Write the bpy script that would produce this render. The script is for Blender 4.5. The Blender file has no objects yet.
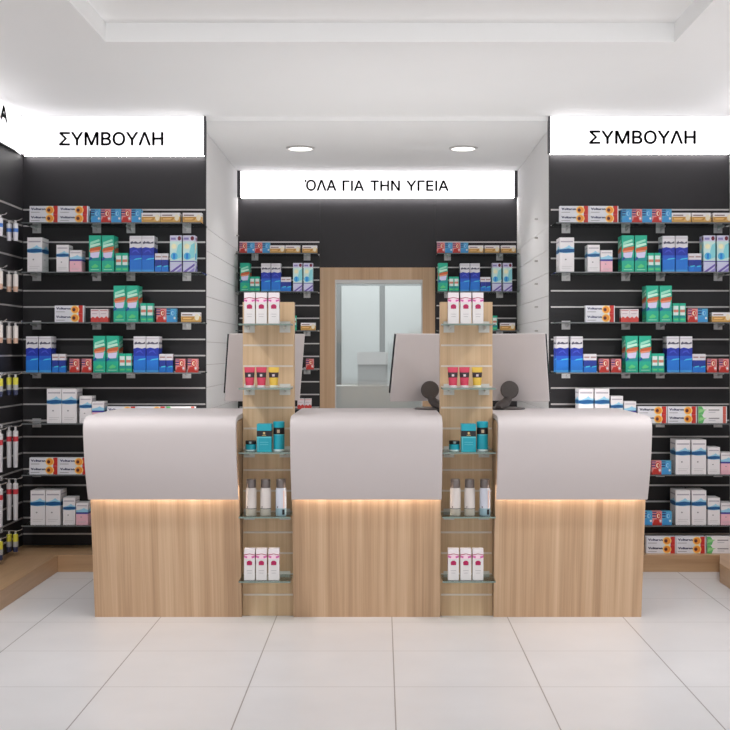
import bpy, bmesh, math, random
from mathutils import Vector, Matrix
random.seed(4)
SC = bpy.context.scene
COL = SC.collection
F, PX, PY, EYE = 1200.0, 382.0, 352.5, 1.374   # focal length in pixels, horizon point, eye height in metres
def sx(px, Y): return (px - PX) * Y / F
def sz(py, Y): return EYE - (py - PY) * Y / F
def lin(c):
    c = c / 255.0
    return c / 12.92 if c <= 0.04045 else ((c + 0.055) / 1.055) ** 2.4
def rgb(c): return (lin(c[0]), lin(c[1]), lin(c[2]), 1.0)

# ------------------------------------------------------------------ materials
MATS = {}
def pmat(name, c, rough=0.5, metal=0.0, emit=0.0, emc=None, bump=0.0, spec=0.5, mottle=0.03, mscale=30.0):
    if name in MATS: return MATS[name]
    m = bpy.data.materials.new(name); m.use_nodes = True
    nt = m.node_tree; b = nt.nodes['Principled BSDF']
    b.inputs['Roughness'].default_value = rough
    b.inputs['Metallic'].default_value = metal
    b.inputs['Specular IOR Level'].default_value = spec
    tc = nt.nodes.new('ShaderNodeTexCoord')
    nz = nt.nodes.new('ShaderNodeTexNoise'); nz.inputs['Scale'].default_value = mscale; nz.inputs['Detail'].default_value = 3
    nt.links.new(tc.outputs['Object'], nz.inputs['Vector'])
    mx = nt.nodes.new('ShaderNodeMix'); mx.data_type = 'RGBA'
    a = rgb(c)
    mx.inputs[6].default_value = tuple(v * (1 - mottle) for v in a[:3]) + (1,)
    mx.inputs[7].default_value = tuple(min(1, v * (1 + mottle)) for v in a[:3]) + (1,)
    nt.links.new(nz.outputs['Fac'], mx.inputs[0]); nt.links.new(mx.outputs[2], b.inputs['Base Color'])
    if bump:
        bp = nt.nodes.new('ShaderNodeBump'); bp.inputs['Strength'].default_value = bump; bp.inputs['Distance'].default_value = 0.002
        nt.links.new(nz.outputs['Fac'], bp.inputs['Height']); nt.links.new(bp.outputs['Normal'], b.inputs['Normal'])
    if emit:
        b.inputs['Emission Color'].default_value = rgb(emc or c); b.inputs['Emission Strength'].default_value = emit
    MATS[name] = m
    return m
def P(r, g, b): return pmat('print_%d_%d_%d' % (r, g, b), (r, g, b), rough=0.45, mottle=0.02)

def wood(name, dark, mid, light, axis='Z', rough=0.45, sc=14.0):
    if name in MATS: return MATS[name]
    m = bpy.data.materials.new(name); m.use_nodes = True
    nt = m.node_tree; b = nt.nodes['Principled BSDF']; b.inputs['Roughness'].default_value = rough
    tc = nt.nodes.new('ShaderNodeTexCoord'); oi = nt.nodes.new('ShaderNodeObjectInfo')
    mp = nt.nodes.new('ShaderNodeMapping')
    s = {'Z': (1.7, .12, .012), 'X': (.055, 1, 1), 'Y': (1, .055, 1)}[axis]
    mp.inputs['Scale'].default_value = s
    add = nt.nodes.new('ShaderNodeVectorMath'); add.operation = 'ADD'
    mul = nt.nodes.new('ShaderNodeMath'); mul.operation = 'MULTIPLY'; mul.inputs[1].default_value = 17.0
    nt.links.new(oi.outputs['Random'], mul.inputs[0])
    nt.links.new(tc.outputs['Object'], mp.inputs['Vector'])
    nt.links.new(mp.outputs['Vector'], add.inputs[0]); nt.links.new(mul.outputs[0], add.inputs[1])
    n1 = nt.nodes.new('ShaderNodeTexNoise'); n1.inputs['Scale'].default_value = sc; n1.inputs['Detail'].default_value = 5; n1.inputs['Distortion'].default_value = .15
    n2 = nt.nodes.new('ShaderNodeTexNoise'); n2.inputs['Scale'].default_value = sc * 7; n2.inputs['Detail'].default_value = 4
    nt.links.new(add.outputs[0], n1.inputs['Vector']); nt.links.new(add.outputs[0], n2.inputs['Vector'])
    mm = nt.nodes.new('ShaderNodeMix'); mm.inputs[0].default_value = .28
    nt.links.new(n1.outputs['Fac'], mm.inputs[2]); nt.links.new(n2.outputs['Fac'], mm.inputs[3])
    r = nt.nodes.new('ShaderNodeValToRGB')
    r.color_ramp.elements[0].position = .34; r.color_ramp.elements[0].color = rgb(dark)
    r.color_ramp.elements[1].position = .68; r.color_ramp.elements[1].color = rgb(light)
    e = r.color_ramp.elements.new(.5); e.color = rgb(mid)
    nt.links.new(mm.outputs[0], r.inputs[0]); nt.links.new(r.outputs[0], b.inputs['Base Color'])
    MATS[name] = m
    return m

def glass_mat(name, tint, fac=.1):
    if name in MATS: return MATS[name]
    m = bpy.data.materials.new(name); m.use_nodes = True
    nt = m.node_tree; nt.nodes.remove(nt.nodes['Principled BSDF'])
    out = nt.nodes['Material Output']
    t = nt.nodes.new('ShaderNodeBsdfTransparent'); t.inputs[0].default_value = rgb(tint)
    g = nt.nodes.new('ShaderNodeBsdfGlossy'); g.inputs['Roughness'].default_value = .04
    mx = nt.nodes.new('ShaderNodeMixShader'); fr = nt.nodes.new('ShaderNodeFresnel'); fr.inputs[0].default_value = 1.45
    ad = nt.nodes.new('ShaderNodeMath'); ad.operation = 'ADD'; ad.inputs[1].default_value = fac; ad.use_clamp = True
    nt.links.new(fr.outputs[0], ad.inputs[0]); nt.links.new(ad.outputs[0], mx.inputs[0])
    nt.links.new(t.outputs[0], mx.inputs[1]); nt.links.new(g.outputs[0], mx.inputs[2]); nt.links.new(mx.outputs[0], out.inputs[0])
    MATS[name] = m
    return m

def tile_mat():
    m = bpy.data.materials.new('floor_tiles'); m.use_nodes = True
    nt = m.node_tree; b = nt.nodes['Principled BSDF']
    b.inputs['Roughness'].default_value = .32; b.inputs['Specular IOR Level'].default_value = .45
    geo = nt.nodes.new('ShaderNodeNewGeometry'); sep = nt.nodes.new('ShaderNodeSeparateXYZ')
    nt.links.new(geo.outputs['Position'], sep.inputs[0])
    def edge(sock, pitch, off, half):
        a = nt.nodes.new('ShaderNodeMath'); a.operation = 'SUBTRACT'; a.inputs[1].default_value = off - 50 * pitch
        nt.links.new(sock, a.inputs[0])
        w = nt.nodes.new('ShaderNodeMath'); w.operation = 'PINGPONG'; w.inputs[1].default_value = pitch / 2
        nt.links.new(a.outputs[0], w.inputs[0])
        l = nt.nodes.new('ShaderNodeMath'); l.operation = 'LESS_THAN'; l.inputs[1].default_value = half
        nt.links.new(w.outputs[0], l.inputs[0]); return l
    ex = edge(sep.outputs[0], .6, .051, .0026); ey = edge(sep.outputs[1], .592, 4.34, .0035)
    mxm = nt.nodes.new('ShaderNodeMath'); mxm.operation = 'MAXIMUM'
    half = nt.nodes.new('ShaderNodeMath'); half.operation = 'MULTIPLY'; half.inputs[1].default_value = .45
    nt.links.new(ey.outputs[0], half.inputs[0])
    nt.links.new(ex.outputs[0], mxm.inputs[0]); nt.links.new(half.outputs[0], mxm.inputs[1])
    nz = nt.nodes.new('ShaderNodeTexNoise'); nz.inputs['Scale'].default_value = 2.5; nz.inputs['Detail'].default_value = 6
    nt.links.new(geo.outputs['Position'], nz.inputs['Vector'])
    r = nt.nodes.new('ShaderNodeValToRGB')
    r.color_ramp.elements[0].position = .3; r.color_ramp.elements[0].color = rgb((212, 210, 211))
    r.color_ramp.elements[1].position = .7; r.color_ramp.elements[1].color = rgb((219, 217, 218))
    nt.links.new(nz.outputs['Fac'], r.inputs[0])
    mx = nt.nodes.new('ShaderNodeMix'); mx.data_type = 'RGBA'; mx.inputs[7].default_value = rgb((148, 141, 138))
    nt.links.new(mxm.outputs[0], mx.inputs[0]); nt.links.new(r.outputs[0], mx.inputs[6]); nt.links.new(mx.outputs[2], b.inputs['Base Color'])
    return m

WHITE_CEIL = pmat('white_ceiling_paint', (243, 243, 243), rough=.8, mottle=.01, mscale=3)
WHITE_WALL = pmat('white_wall_paint', (230, 229, 229), rough=.7, mottle=.01, mscale=3)
TRAY = pmat('tray_ceiling_paint', (244, 244, 244), rough=.8, mottle=.01, mscale=3)
BLACK = pmat('black_laminate', (31, 29, 33), rough=.55, mottle=.08, mscale=6)
METAL = pmat('brushed_aluminium', (206, 202, 202), rough=.4, metal=.55)
BRACKET = pmat('grey_bracket_paint', (208, 206, 208), rough=.45, metal=.15)
BRW = pmat('pale_bracket_paint', (214, 214, 208), rough=.45)
CHROME = pmat('chrome_wire', (210, 208, 208), rough=.2, metal=.8)
SIGN = pmat('backlit_sign_face', (252, 251, 254), rough=.4, emit=1.0, emc=(255, 252, 255), mottle=.005)
STRIP = pmat('added_wall_glow', (255, 252, 250), emit=18.0)  # emission for strips added under the signs to brighten the wall below
SIGN_EDGE = pmat('sign_box_edge', (58, 57, 62), rough=.5)
LETTER = pmat('sign_letter_black', (34, 33, 38), rough=.6)
OAK = wood('light_oak_laminate', (172, 139, 108), (197, 163, 130), (214, 184, 152))
OAKC = wood('column_oak_laminate', (196, 163, 126), (213, 181, 143), (225, 197, 161))
OAKD = wood('door_frame_oak', (176, 142, 108), (192, 158, 124), (204, 172, 140))
PLINTH_X = wood('plinth_oak_across', (166, 130, 96), (184, 148, 112), (198, 164, 128), axis='X', rough=.35, sc=8)
PLINTH_Y = wood('plinth_oak_along', (166, 130, 96), (184, 148, 112), (198, 164, 128), axis='Y', rough=.35, sc=8)
SOLID = pmat('white_solid_surface', (204, 196, 196), rough=.62, mottle=.01, mscale=4)
DARKGAP = pmat('carcass_grey', (120, 112, 106), rough=.7)
LED = pmat('warm_led_strip', (255, 244, 232), emit=14.0, emc=(255, 244, 230))
LAMP = pmat('downlight_diffuser', (255, 252, 248), emit=2.2, emc=(255, 250, 245))
RING = pmat('downlight_ring', (205, 203, 201), rough=.3, metal=.3)
GLASS = glass_mat('shelf_glass', (228, 238, 234), .05)
GEDGE = pmat('glass_edge_green', (122, 140, 132), rough=.15)
WGEDGE = pmat('glass_edge_grey', (104, 108, 110), rough=.2)
PANE = glass_mat('door_glass', (244, 246, 246), .03)
MON = pmat('white_monitor_shell', (205, 198, 198), rough=.35, mottle=.01)
MONBLK = pmat('black_monitor_screen', (38, 38, 42), rough=.2)
STAND = pmat('dark_bronze_stand', (72, 66, 64), rough=.35, metal=.2)
FOOT = pmat('dark_stand_base', (98, 92, 90), rough=.3, metal=.4)
BACKWALL = pmat('back_room_paint', (196, 198, 198), rough=.7)
BACKGREY = pmat('back_room_grey', (150, 153, 153), rough=.6)
BACKPANEL = pmat('back_room_pale_panel', (222, 226, 226), rough=.5)

# ------------------------------------------------------------------ mesh builder
class MB:
    def __init__(s): s.v = []; s.f = []; s.m = []; s.mats = []; s.sm = []
    def mi(s, m):
        if m not in s.mats: s.mats.append(m)
        return s.mats.index(m)
    def face(s, pts, m, smooth=False):
        i = len(s.v); s.v += [tuple(p) for p in pts]; s.f.append(list(range(i, i + len(pts)))); s.m.append(s.mi(m)); s.sm.append(smooth)
    def box(s, x0, x1, y0, y1, z0, z1, m, front=None):
        a = len(s.v)
        s.v += [(x0, y0, z0), (x1, y0, z0), (x1, y1, z0), (x0, y1, z0), (x0, y0, z1), (x1, y0, z1), (x1, y1, z1), (x0, y1, z1)]
        for k, q in enumerate([(0, 3, 2, 1), (4, 5, 6, 7), (0, 1, 5, 4), (1, 2, 6, 5), (2, 3, 7, 6), (3, 0, 4, 7)]):
            s.f.append([a + t for t in q]); s.m.append(s.mi(front if (front and k == 2) else m)); s.sm.append(False)
    def prism_x(s, prof, x0, x1, m, smooth=False):      # prof: list of (y,z)
        a = len(s.v); n = len(prof)
        s.v += [(x0, y, z) for y, z in prof] + [(x1, y, z) for y, z in prof]
        for i in range(n):
            j = (i + 1) % n
            s.f.append([a + i, a + j, a + n + j, a + n + i]); s.m.append(s.mi(m)); s.sm.append(smooth)
        s.f.append([a + i for i in range(n)][::-1]); s.m.append(s.mi(m)); s.sm.append(False)
        s.f.append([a + n + i for i in range(n)]); s.m.append(s.mi(m)); s.sm.append(False)
    def prism_z(s, poly, z0, z1, m):                    # poly: list of (x,y)
        a = len(s.v); n = len(poly)
        s.v += [(x, y, z0) for x, y in poly] + [(x, y, z1) for x, y in poly]
        for i in range(n):
            j = (i + 1) % n
            s.f.append([a + i, a + j, a + n + j, a + n + i]); s.m.append(s.mi(m)); s.sm.append(False)
        s.f.append([a + i for i in range(n)][::-1]); s.m.append(s.mi(m)); s.sm.append(False)
        s.f.append([a + n + i for i in range(n)]); s.m.append(s.mi(m)); s.sm.append(False)
    def lathe(s, prof, m, seg=24, cx=0, cy=0, ax=1.0, ay=1.0):   # prof: (r,z[,mat]) bottom to top
        rings = []
        for p in prof:
            r, z = p[0], p[1]
            a = len(s.v)
            s.v += [(cx + r * ax * math.cos(2 * math.pi * k / seg), cy + r * ay * math.sin(2 * math.pi * k / seg), z) for k in range(seg)]
            rings.append(a)
        for i in range(len(prof) - 1):
            mm = prof[i][2] if len(prof[i]) > 2 else m
            for k in range(seg):
                k2 = (k + 1) % seg
                s.f.append([rings[i] + k, rings[i] + k2, rings[i + 1] + k2, rings[i + 1] + k]); s.m.append(s.mi(mm)); s.sm.append(True)
        s.f.append([rings[0] + k for k in range(seg)][::-1]); s.m.append(s.mi(m)); s.sm.append(False)
        s.f.append([rings[-1] + k for k in range(seg)]); s.m.append(s.mi(m)); s.sm.append(False)
    def tube(s, pts, r, m, seg=10):
        rings = []
        pts = [Vector(p) for p in pts]
        rr = r if isinstance(r, (list, tuple)) else [r] * len(pts)
        for i, p in enumerate(pts):
            d = (pts[min(i + 1, len(pts) - 1)] - pts[max(i - 1, 0)]).normalized()
            up = Vector((0, 0, 1)) if abs(d.z) < .9 else Vector((1, 0, 0))
            u = d.cross(up).normalized(); w = u.cross(d).normalized()
            a = len(s.v)
            for k in range(seg):
                q = p + (u * math.cos(2 * math.pi * k / seg) + w * math.sin(2 * math.pi * k / seg)) * rr[i]
                s.v.append(tuple(q))
            rings.append(a)
        for i in range(len(pts) - 1):
            for k in range(seg):
                k2 = (k + 1) % seg
                s.f.append([rings[i] + k, rings[i] + k2, rings[i + 1] + k2, rings[i + 1] + k]); s.m.append(s.mi(m)); s.sm.append(True)
        for a, rev in ((rings[0], True), (rings[-1], False)):
            l = [a + k for k in range(seg)]
            s.f.append(l[::-1] if rev else l); s.m.append(s.mi(m)); s.sm.append(False)
    def xform(s, M):
        s.v = [tuple(M @ Vector(p)) for p in s.v]; return s
    def build(s, name, parent=None, loc=(0, 0, 0), bevel=0.0, seg=2):
        me = bpy.data.meshes.new(name)
        me.from_pydata(s.v, [], s.f)
        for m in s.mats: me.materials.append(m)
        for p, mi, sm in zip(me.polygons, s.m, s.sm): p.material_index = mi; p.use_smooth = sm
        any_smooth = any(s.sm)
        bm = bmesh.new(); bm.from_mesh(me); bmesh.ops.recalc_face_normals(bm, faces=bm.faces[:]) ; bm.to_mesh(me); bm.free()
        me.update()
        if any_smooth: me.set_sharp_from_angle(angle=math.radians(38))
        o = bpy.data.objects.new(name, me); COL.objects.link(o); o.location = loc
        if parent: o.parent = parent
        if bevel:
            bv = o.modifiers.new('bevel', 'BEVEL'); bv.width = bevel; bv.segments = seg; bv.limit_method = 'ANGLE'; bv.angle_limit = .6
        return o

def root(name, loc=(0, 0, 0), rz=0.0):
    o = bpy.data.objects.new(name, None); o.empty_display_size = .05; COL.objects.link(o); o.location = loc; o.rotation_euler = (0, 0, rz); return o
def tag(o, label, cat, group=None):
    o['label'] = label; o['category'] = cat
    if group: o['group'] = group
    return o
def struct(o): o['kind'] = 'structure'; return o
def copy_tree(o, parent=None):
    c = o.copy(); COL.objects.link(c); c.parent = parent
    for ch in list(o.children): copy_tree(ch, c)
    return c

def text_mesh(body, size, res=3, bold=0.0):
    c = bpy.data.curves.new('lettering', 'FONT'); c.body = body; c.size = size; c.resolution_u = res; c.offset = bold
    o = bpy.data.objects.new('lettering_tmp', c); COL.objects.link(o); bpy.context.view_layer.update()
    me = o.to_mesh()
    vs = [tuple(v.co) for v in me.vertices]; fs = [list(p.vertices) for p in me.polygons]
    o.to_mesh_clear(); bpy.data.objects.remove(o)
    return vs, fs
def add_text(mb, body, x0, x1, z0, z1, m, to3d, bold=0.0, res=3):
    """letters fitted in the box (x0..x1, z0..z1) in 2-D, then mapped by to3d(u, v)."""
    vs, fs = text_mesh(body, 1.0, res, 0.0)
    ax = min(v[0] for v in vs); bx = max(v[0] for v in vs); az = min(v[1] for v in vs); bz = max(v[1] for v in vs)
    bd = bold * (z1 - z0)
    for n, (du, dv) in enumerate([(0, 0)] if not bold else [(-bd, 0), (bd, 0), (0, -bd), (0, bd)]):
        a = len(mb.v)
        mb.v += [to3d(x0 + bd + (v[0] - ax) / (bx - ax) * (x1 - x0 - 2 * bd) + du, z0 + bd + (v[1] - az) / (bz - az) * (z1 - z0 - 2 * bd) + dv) for v in vs]
        for f in fs: mb.f.append([a + i for i in f]); mb.m.append(mb.mi(m)); mb.sm.append(False)

# ------------------------------------------------------------------ the room
Y1, Y2 = 7.90, 10.08            # face of the side slatwalls, face of the niche back wall
XL, XR = -2.375, 2.29           # side walls
NL, NR = -1.21, 1.134           # niche sides
HC, HN = 2.924, 2.895           # ceilings

mb = MB(); mb.box(-3.2, 3.2, 1.5, 13.2, -.1, 0, tile_mat()); struct(mb.build('floor'))
# main ceiling with a shallow rectangular tray
mb = MB()
TX0, TX1, TY0, TY1, TZ = -1.38, 1.46, 2.6, 5.99, 3.02
mb.box(XL - .1, TX0, 1.8, 8.0, HC, 3.1, WHITE_CEIL); mb.box(TX1, XR + .1, 1.8, 8.0, HC, 3.1, WHITE_CEIL)
mb.box(TX0, TX1, TY1, 8.0, HC, 3.1, WHITE_CEIL); mb.box(TX0, TX1, 1.8, TY0, HC, 3.1, WHITE_CEIL)
mb.box(TX0, TX1, TY0, TY1, TZ, 3.1, TRAY)
struct(mb.build('ceiling'))
mb = MB(); mb.box(NL - .05, NR + .05, Y1 - .02, Y2 + .1, HN, HC - .0005, WHITE_CEIL); struct(mb.build('ceiling_niche'))
mb = MB(); mb.box(XL - .1, XL, 1.8, 8.1, 0, HC, WHITE_WALL); struct(mb.build('wall_left'))
mb = MB(); mb.box(XR, XR + .1, 1.8, 8.1, 0, HC, WHITE_WALL); struct(mb.build('wall_right'))
mb = MB(); mb.box(XL, NL - .05, Y1 + .02, Y1 + .12, 0, HC - .001, WHITE_WALL); struct(mb.build('wall_back_left'))
mb = MB(); mb.box(NR + .05, XR, Y1 + .02, Y1 + .12, 0, HC - .001, WHITE_WALL); struct(mb.build('wall_back_right'))
# grooved white partitions at the niche sides
GROOVE = pmat('groove_shadow_line', (184, 178, 176), rough=.8)
for side, xa, xb, nm in ((-1, NL - .05, NL, 'wall_niche_left'), (1, NR, NR + .05, 'wall_niche_right')):
    mb = MB(); zs = [0.0] + [2.232 - .157 * k for k in range(13, -1, -1)] + [HN - .001]
    face = xb if side < 0 else xa
    inner = face - .006 if side < 0 else face + .006
    lo, hi = (xa, inner) if side < 0 else (inner, xb)
    mb.box(lo, hi, Y1 + .02, Y2, 0, HN - .001, GROOVE)
    for a, b in zip(zs[:-1], zs[1:]):
        if side < 0: mb.box(inner, face, Y1 + .02, Y2, a + .0018, b - .0018, WHITE_WALL)
        else: mb.box(face, inner, Y1 + .02, Y2, a + .0018, b - .0018, WHITE_WALL)
    struct(mb.build(nm))
# niche back wall with the doorway
DX0, DX1, DZ = sx(320, Y2), sx(435, Y2), 2.087
mb = MB()
mb.box(NL - .05, DX0, Y2 + .02, Y2 + .12, 0, HN, BLACK); mb.box(DX1, NR + .05, Y2 + .02, Y2 + .12, 0, HN, BLACK)
mb.box(DX0, DX1, Y2, Y2 + .12, DZ, HN, BLACK)
struct(mb.build('wall_back_niche'))
# wooden door with big glass
d = root('door_1', ((DX0 + DX1) / 2, Y2, 0)); struct(d)
hw = (DX1 - DX0) / 2; gx0 = sx(335, Y2) - d.location.x; gx1 = sx(422.5, Y2) - d.location.x; gz1 = 1.985; gz0 = .25
mb = MB()
mb.box(-hw, gx0, -.012, .06, 0, DZ, OAKD); mb.box(gx1, hw, -.012, .06, 0, DZ, OAKD)
mb.box(gx0, gx1, -.012, .06, gz1, DZ, OAKD); mb.box(gx0, gx1, -.012, .06, 0, gz0, OAKD)
mb.build('door_frame', d)
RIM = pmat('pale_rim', (205, 204, 202), rough=.4)
mb = MB(); mb.box(gx0, gx1, -.006, .05, gz1 - .032, gz1, RIM); mb.box(gx0, gx0 + .01, -.006, .05, gz0, gz1 - .032, RIM)
mb.box(gx1 - .01, gx1, -.006, .05, gz0, gz1 - .032, RIM); mb.build('glazing_bead', d)
mb = MB(); mb.box(gx0 + .01, gx1 - .01, .02, .028, gz0, gz1 - .032, PANE); mb.build('glass_pane', d)
# the room seen through it
YB = 12.4
mb = MB(); mb.box(-1.5, 1.5, YB, YB + .1, 0, 2.9, BACKGREY); struct(mb.build('wall_back_room'))
mb = MB(); mb.box(-1.5, -1.4, Y2 + .13, YB - .001, 0, 2.9, BACKWALL); struct(mb.build('wall_back_room_left'))
mb = MB(); mb.box(1.4, 1.5, Y2 + .13, YB - .001, 0, 2.9, BACKWALL); struct(mb.build('wall_back_room_right'))
mb = MB(); mb.box(-1.5, 1.5, Y2 + .13, YB + .1, 2.901, 3.0, BACKWALL); struct(mb.build('ceiling_back_room'))
yb = YB - .05
w = root('wardrobe', (sx(382, yb), yb, 0))
mb = MB(); mb.box(sx(334, yb) - .02, sx(428, yb), 0, .045, 0, sz(282, yb) + .08, BACKGREY); mb.build('carcass', w)
for a, b in ((341.5, 379.5), (385, 422)):
    mb = MB(); mb.box(sx(a, yb), sx(b, yb), -.02, -.001, .05, sz(286, yb), BACKPANEL); mb.build('door', w)
tag(w, 'pale grey double-door wardrobe seen through the glass door', 'wardrobe')
yc = 11.6
w = root('office_counter', (0, yc, 0))
mb = MB(); mb.box(sx(320, yc), sx(440, yc), 0, .45, 0, sz(386, yc), pmat('counter_grey', (214, 216, 215), rough=.6)); mb.build('counter_body', w)
tag(w, 'low grey counter in the room behind the glass door', 'counter')
w = root('storage_box', (sx(372, yc), yc + .05, sz(386, yc)))
mb = MB(); xa = sx(357.5, yc) - w.location.x; xb = sx(387.5, yc) - w.location.x; h0 = sz(364.5, yc) - w.location.z; h1 = sz(352, yc) - w.location.z
mb.box(xa, xb, 0, .3, 0, h0, pmat('box_grey', (196, 198, 198), rough=.6)); mb.build('body', w)
mb = MB(); mb.box(xa - .005, xb + .005, -.01, .31, h0, h1, pmat('box_white', (240, 240, 240), rough=.5)); mb.build('lid', w)
tag(w, 'grey box with white lid on the counter behind glass door', 'box')

# oak plinth along the walls
PH = .1065
mb = MB(); mb.prism_z([(XL, 2.5), (-2.03, 2.5), (-2.03, 7.51), (XL, 7.51)], 0, PH, PLINTH_Y); struct(mb.build('trim_1', bevel=.003))
mb = MB(); mb.prism_z([(XL, 7.512), (NL + .05, 7.512), (NL + .05, Y1), (XL, Y1)], 0, PH, PLINTH_X); struct(mb.build('trim_2', bevel=.003))
mb = MB(); mb.prism_z([(NR - .034, 7.512), (XR, 7.512), (XR, Y1), (NR - .034, Y1)], 0, PH, PLINTH_X); struct(mb.build('trim_3', bevel=.003))
mb = MB(); mb.prism_z([(2.115, 7.51), (2.02, 7.18), (2.02, 2.5), (XR, 2.5), (XR, 7.51)], 0, PH + .006, PLINTH_Y); struct(mb.build('trim_4', bevel=.003))

# ------------------------------------------------------------------ slatwalls
SLOTS = [.287 + .10667 * k for k in range(-1, 20)]
def slatwall(label, x0, x1, y, z0, z1, dz=0.0, group=None, inset=.012):
    r = root('slatwall', ((x0 + x1) / 2, y, z0)); hw = (x1 - x0) / 2
    mb = MB(); zs = [z0] + [h + dz for h in SLOTS if h + dz > z0 + .02] + [z1]
    mb.box(-hw, hw, .006, .019, 0, z1 - z0, BLACK)
    for a, b in zip(zs[:-1], zs[1:]):
        lo = a - z0 + (.007 if a > z0 else 0); hi = b - z0 - (.007 if b < z1 else 0)
        mb.box(-hw, hw, 0, .006, lo, hi, BLACK)
    mb.build('panel', r)
    sm = None
    for h in zs[1:-1]:
        if sm is None:
            mb = MB(); mb.box(-hw + inset, hw - .004, -.002, .004, -.005, .005, METAL); sm = mb.build('slot_strip', r, (0, 0, h - z0))
        else:
            c = sm.copy(); COL.objects.link(c); c.parent = r; c.location = (0, 0, h - z0)
    tag(r, label, 'display panel', group); return r
slatwall('black slatted display wall left of the niche', XL + .001, -1.159, Y1, PH, HC - .002)
slatwall('black slatted display wall right of the niche', 1.10, XR - .001, Y1, PH, HC - .002)
slatwall('black slatted panel in the niche left of the door', NL + .001, DX0 - .001, Y2, .0, HN - .002, dz=-.012)
slatwall('black slatted panel in the niche right of the door', DX1 + .001, NR - .001, Y2, .0, HN - .002, dz=-.012)
# side slatwall on the left wall
r = root('slatwall', (XL, 6.3, PH)); L0, L1 = -1.5, 1.598
mb = MB(); zs = [PH] + [h for h in SLOTS if h > PH + .02] + [HC - .002]
mb.box(.0005, .006, L0, L1, 0, HC - .002 - PH, BLACK)
for a, b in zip(zs[:-1], zs[1:]):
    lo = a - PH + (.007 if a > PH else 0); hi = b - PH - (.007 if b < 2.9 else 0)
    mb.box(.006, .012, L0, L1, lo, hi, BLACK)
mb.build('panel', r); sm = None
for h in zs[1:-1]:
    if sm is None:
        mb = MB(); mb.box(.008, .014, L0, L1 - .02, -.005, .005, METAL); sm = mb.build('slot_strip', r, (0, 0, h - PH))
    else:
        c = sm.copy(); COL.objects.link(c); c.parent = r; c.location = (0, 0, h - PH)
tag(r, 'black slatted display wall along the left side wall', 'display panel')

# ------------------------------------------------------------------ backlit signs
def sign(label, x0, x1, yf, depth, z0, z1, body, px0, px1, py0, py1, edge_left, edge_right, inset=.015, side=.012):
    r = root('sign_box', ((x0 + x1) / 2, yf, z0)); hw = (x1 - x0) / 2
    mb = MB(); mb.box(-hw, hw, .004, depth, 0, z1 - z0, SIGN_EDGE); mb.build('housing', r)
    mb = MB(); mb.box(-hw + (side if edge_left else 0), hw - (side if edge_right else 0), 0, .004, .004, z1 - z0, SIGN); mb.build('light_panel', r)
    cx = r.location.x
    for word, a, b, t in (body if isinstance(body, list) else [(body, px0, px1, py0)]):
        mb = MB(); add_text(mb, word, sx(a, yf) - cx, sx(b, yf) - cx, sz(py1, yf) - z0, sz(t, yf) - z0, LETTER, lambda u, v: (u, -.002, v), bold=.032)
        mb.build('lettering', r)
    mb = MB(); mb.box(-hw + inset, hw - inset, .012, depth - .008, -.003, 0, STRIP); mb.build('added_glow_strip', r)  # added glowing strip, throws light down the black panel
    tag(r, label, 'sign'); return r
yS = 7.85
sign('white backlit sign above the left back shelves', XL + .016, sx(205.5, yS), yS, .049, 2.667, HC - .003, 'ΣΥΜΒΟΥΛΗ', 59, 163.5, 131.8, 145.8, False, True)
sign('white backlit sign above the right back shelves', sx(548.5, yS), XR - .001, yS, .049, 2.679, HC - .003, 'ΣΥΜΒΟΥΛΗ', 589, 695.8, 130.3, 144.2, True, False)
yN = 10.02
sign('white backlit sign above the door in the niche', NL + .001, NR - .001, yN, .059, 2.674, HN - .003, [('ΌΛΑ', 304.5, 336.4, 179.6), ('ΓΙΑ', 342.5, 364, 180.4), ('ΤΗΝ', 370.3, 400, 180.4), ('ΥΓΕΙΑ', 406.2, 448.7, 180.4)], 304.5, 448.8, 179.6, 191, True, True, inset=.03, side=.026)
# left wall sign, its end cut back towards the corner
r = root('sign_box', (-2.336, 6.2, 2.661)); tp = HC - .003 - 2.661
mb = MB(); mb.prism_z([(-.0235, -1.8), (-.004, -1.8), (-.004, 1.446), (-.0235, 1.6)], 0, tp, SIGN_EDGE); mb.build('housing', r)
mb = MB(); mb.prism_z([(-.004, -1.8), (0, -1.8), (0, 1.446), (-.0235, 1.64), (-.0235, 1.62), (-.004, 1.446)], .004, tp, SIGN); mb.build('light_panel', r)
mb = MB()
add_text(mb, 'ΙΑ', 7.478 - .178 - 6.2, 7.478 - 6.2, sz(123.6, 7.478) - 2.661, sz(105.5, 7.42) - 2.661, LETTER, lambda u, v: (.002, u, v), bold=.09)
mb.build('lettering', r); tag(r, 'white backlit sign along the top of left side wall', 'sign')

r = root('sign_box', (XR - .039, 5.0, 2.661))
mb = MB(); mb.box(.004, .0385, -2.9, 2.62, 0, tp, SIGN_EDGE); mb.build('housing', r)
mb = MB(); mb.box(0, .004, -2.9, 2.63, .004, tp, SIGN); mb.build('light_panel', r)
tag(r, 'white backlit sign along the top of right side wall', 'sign')

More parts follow.
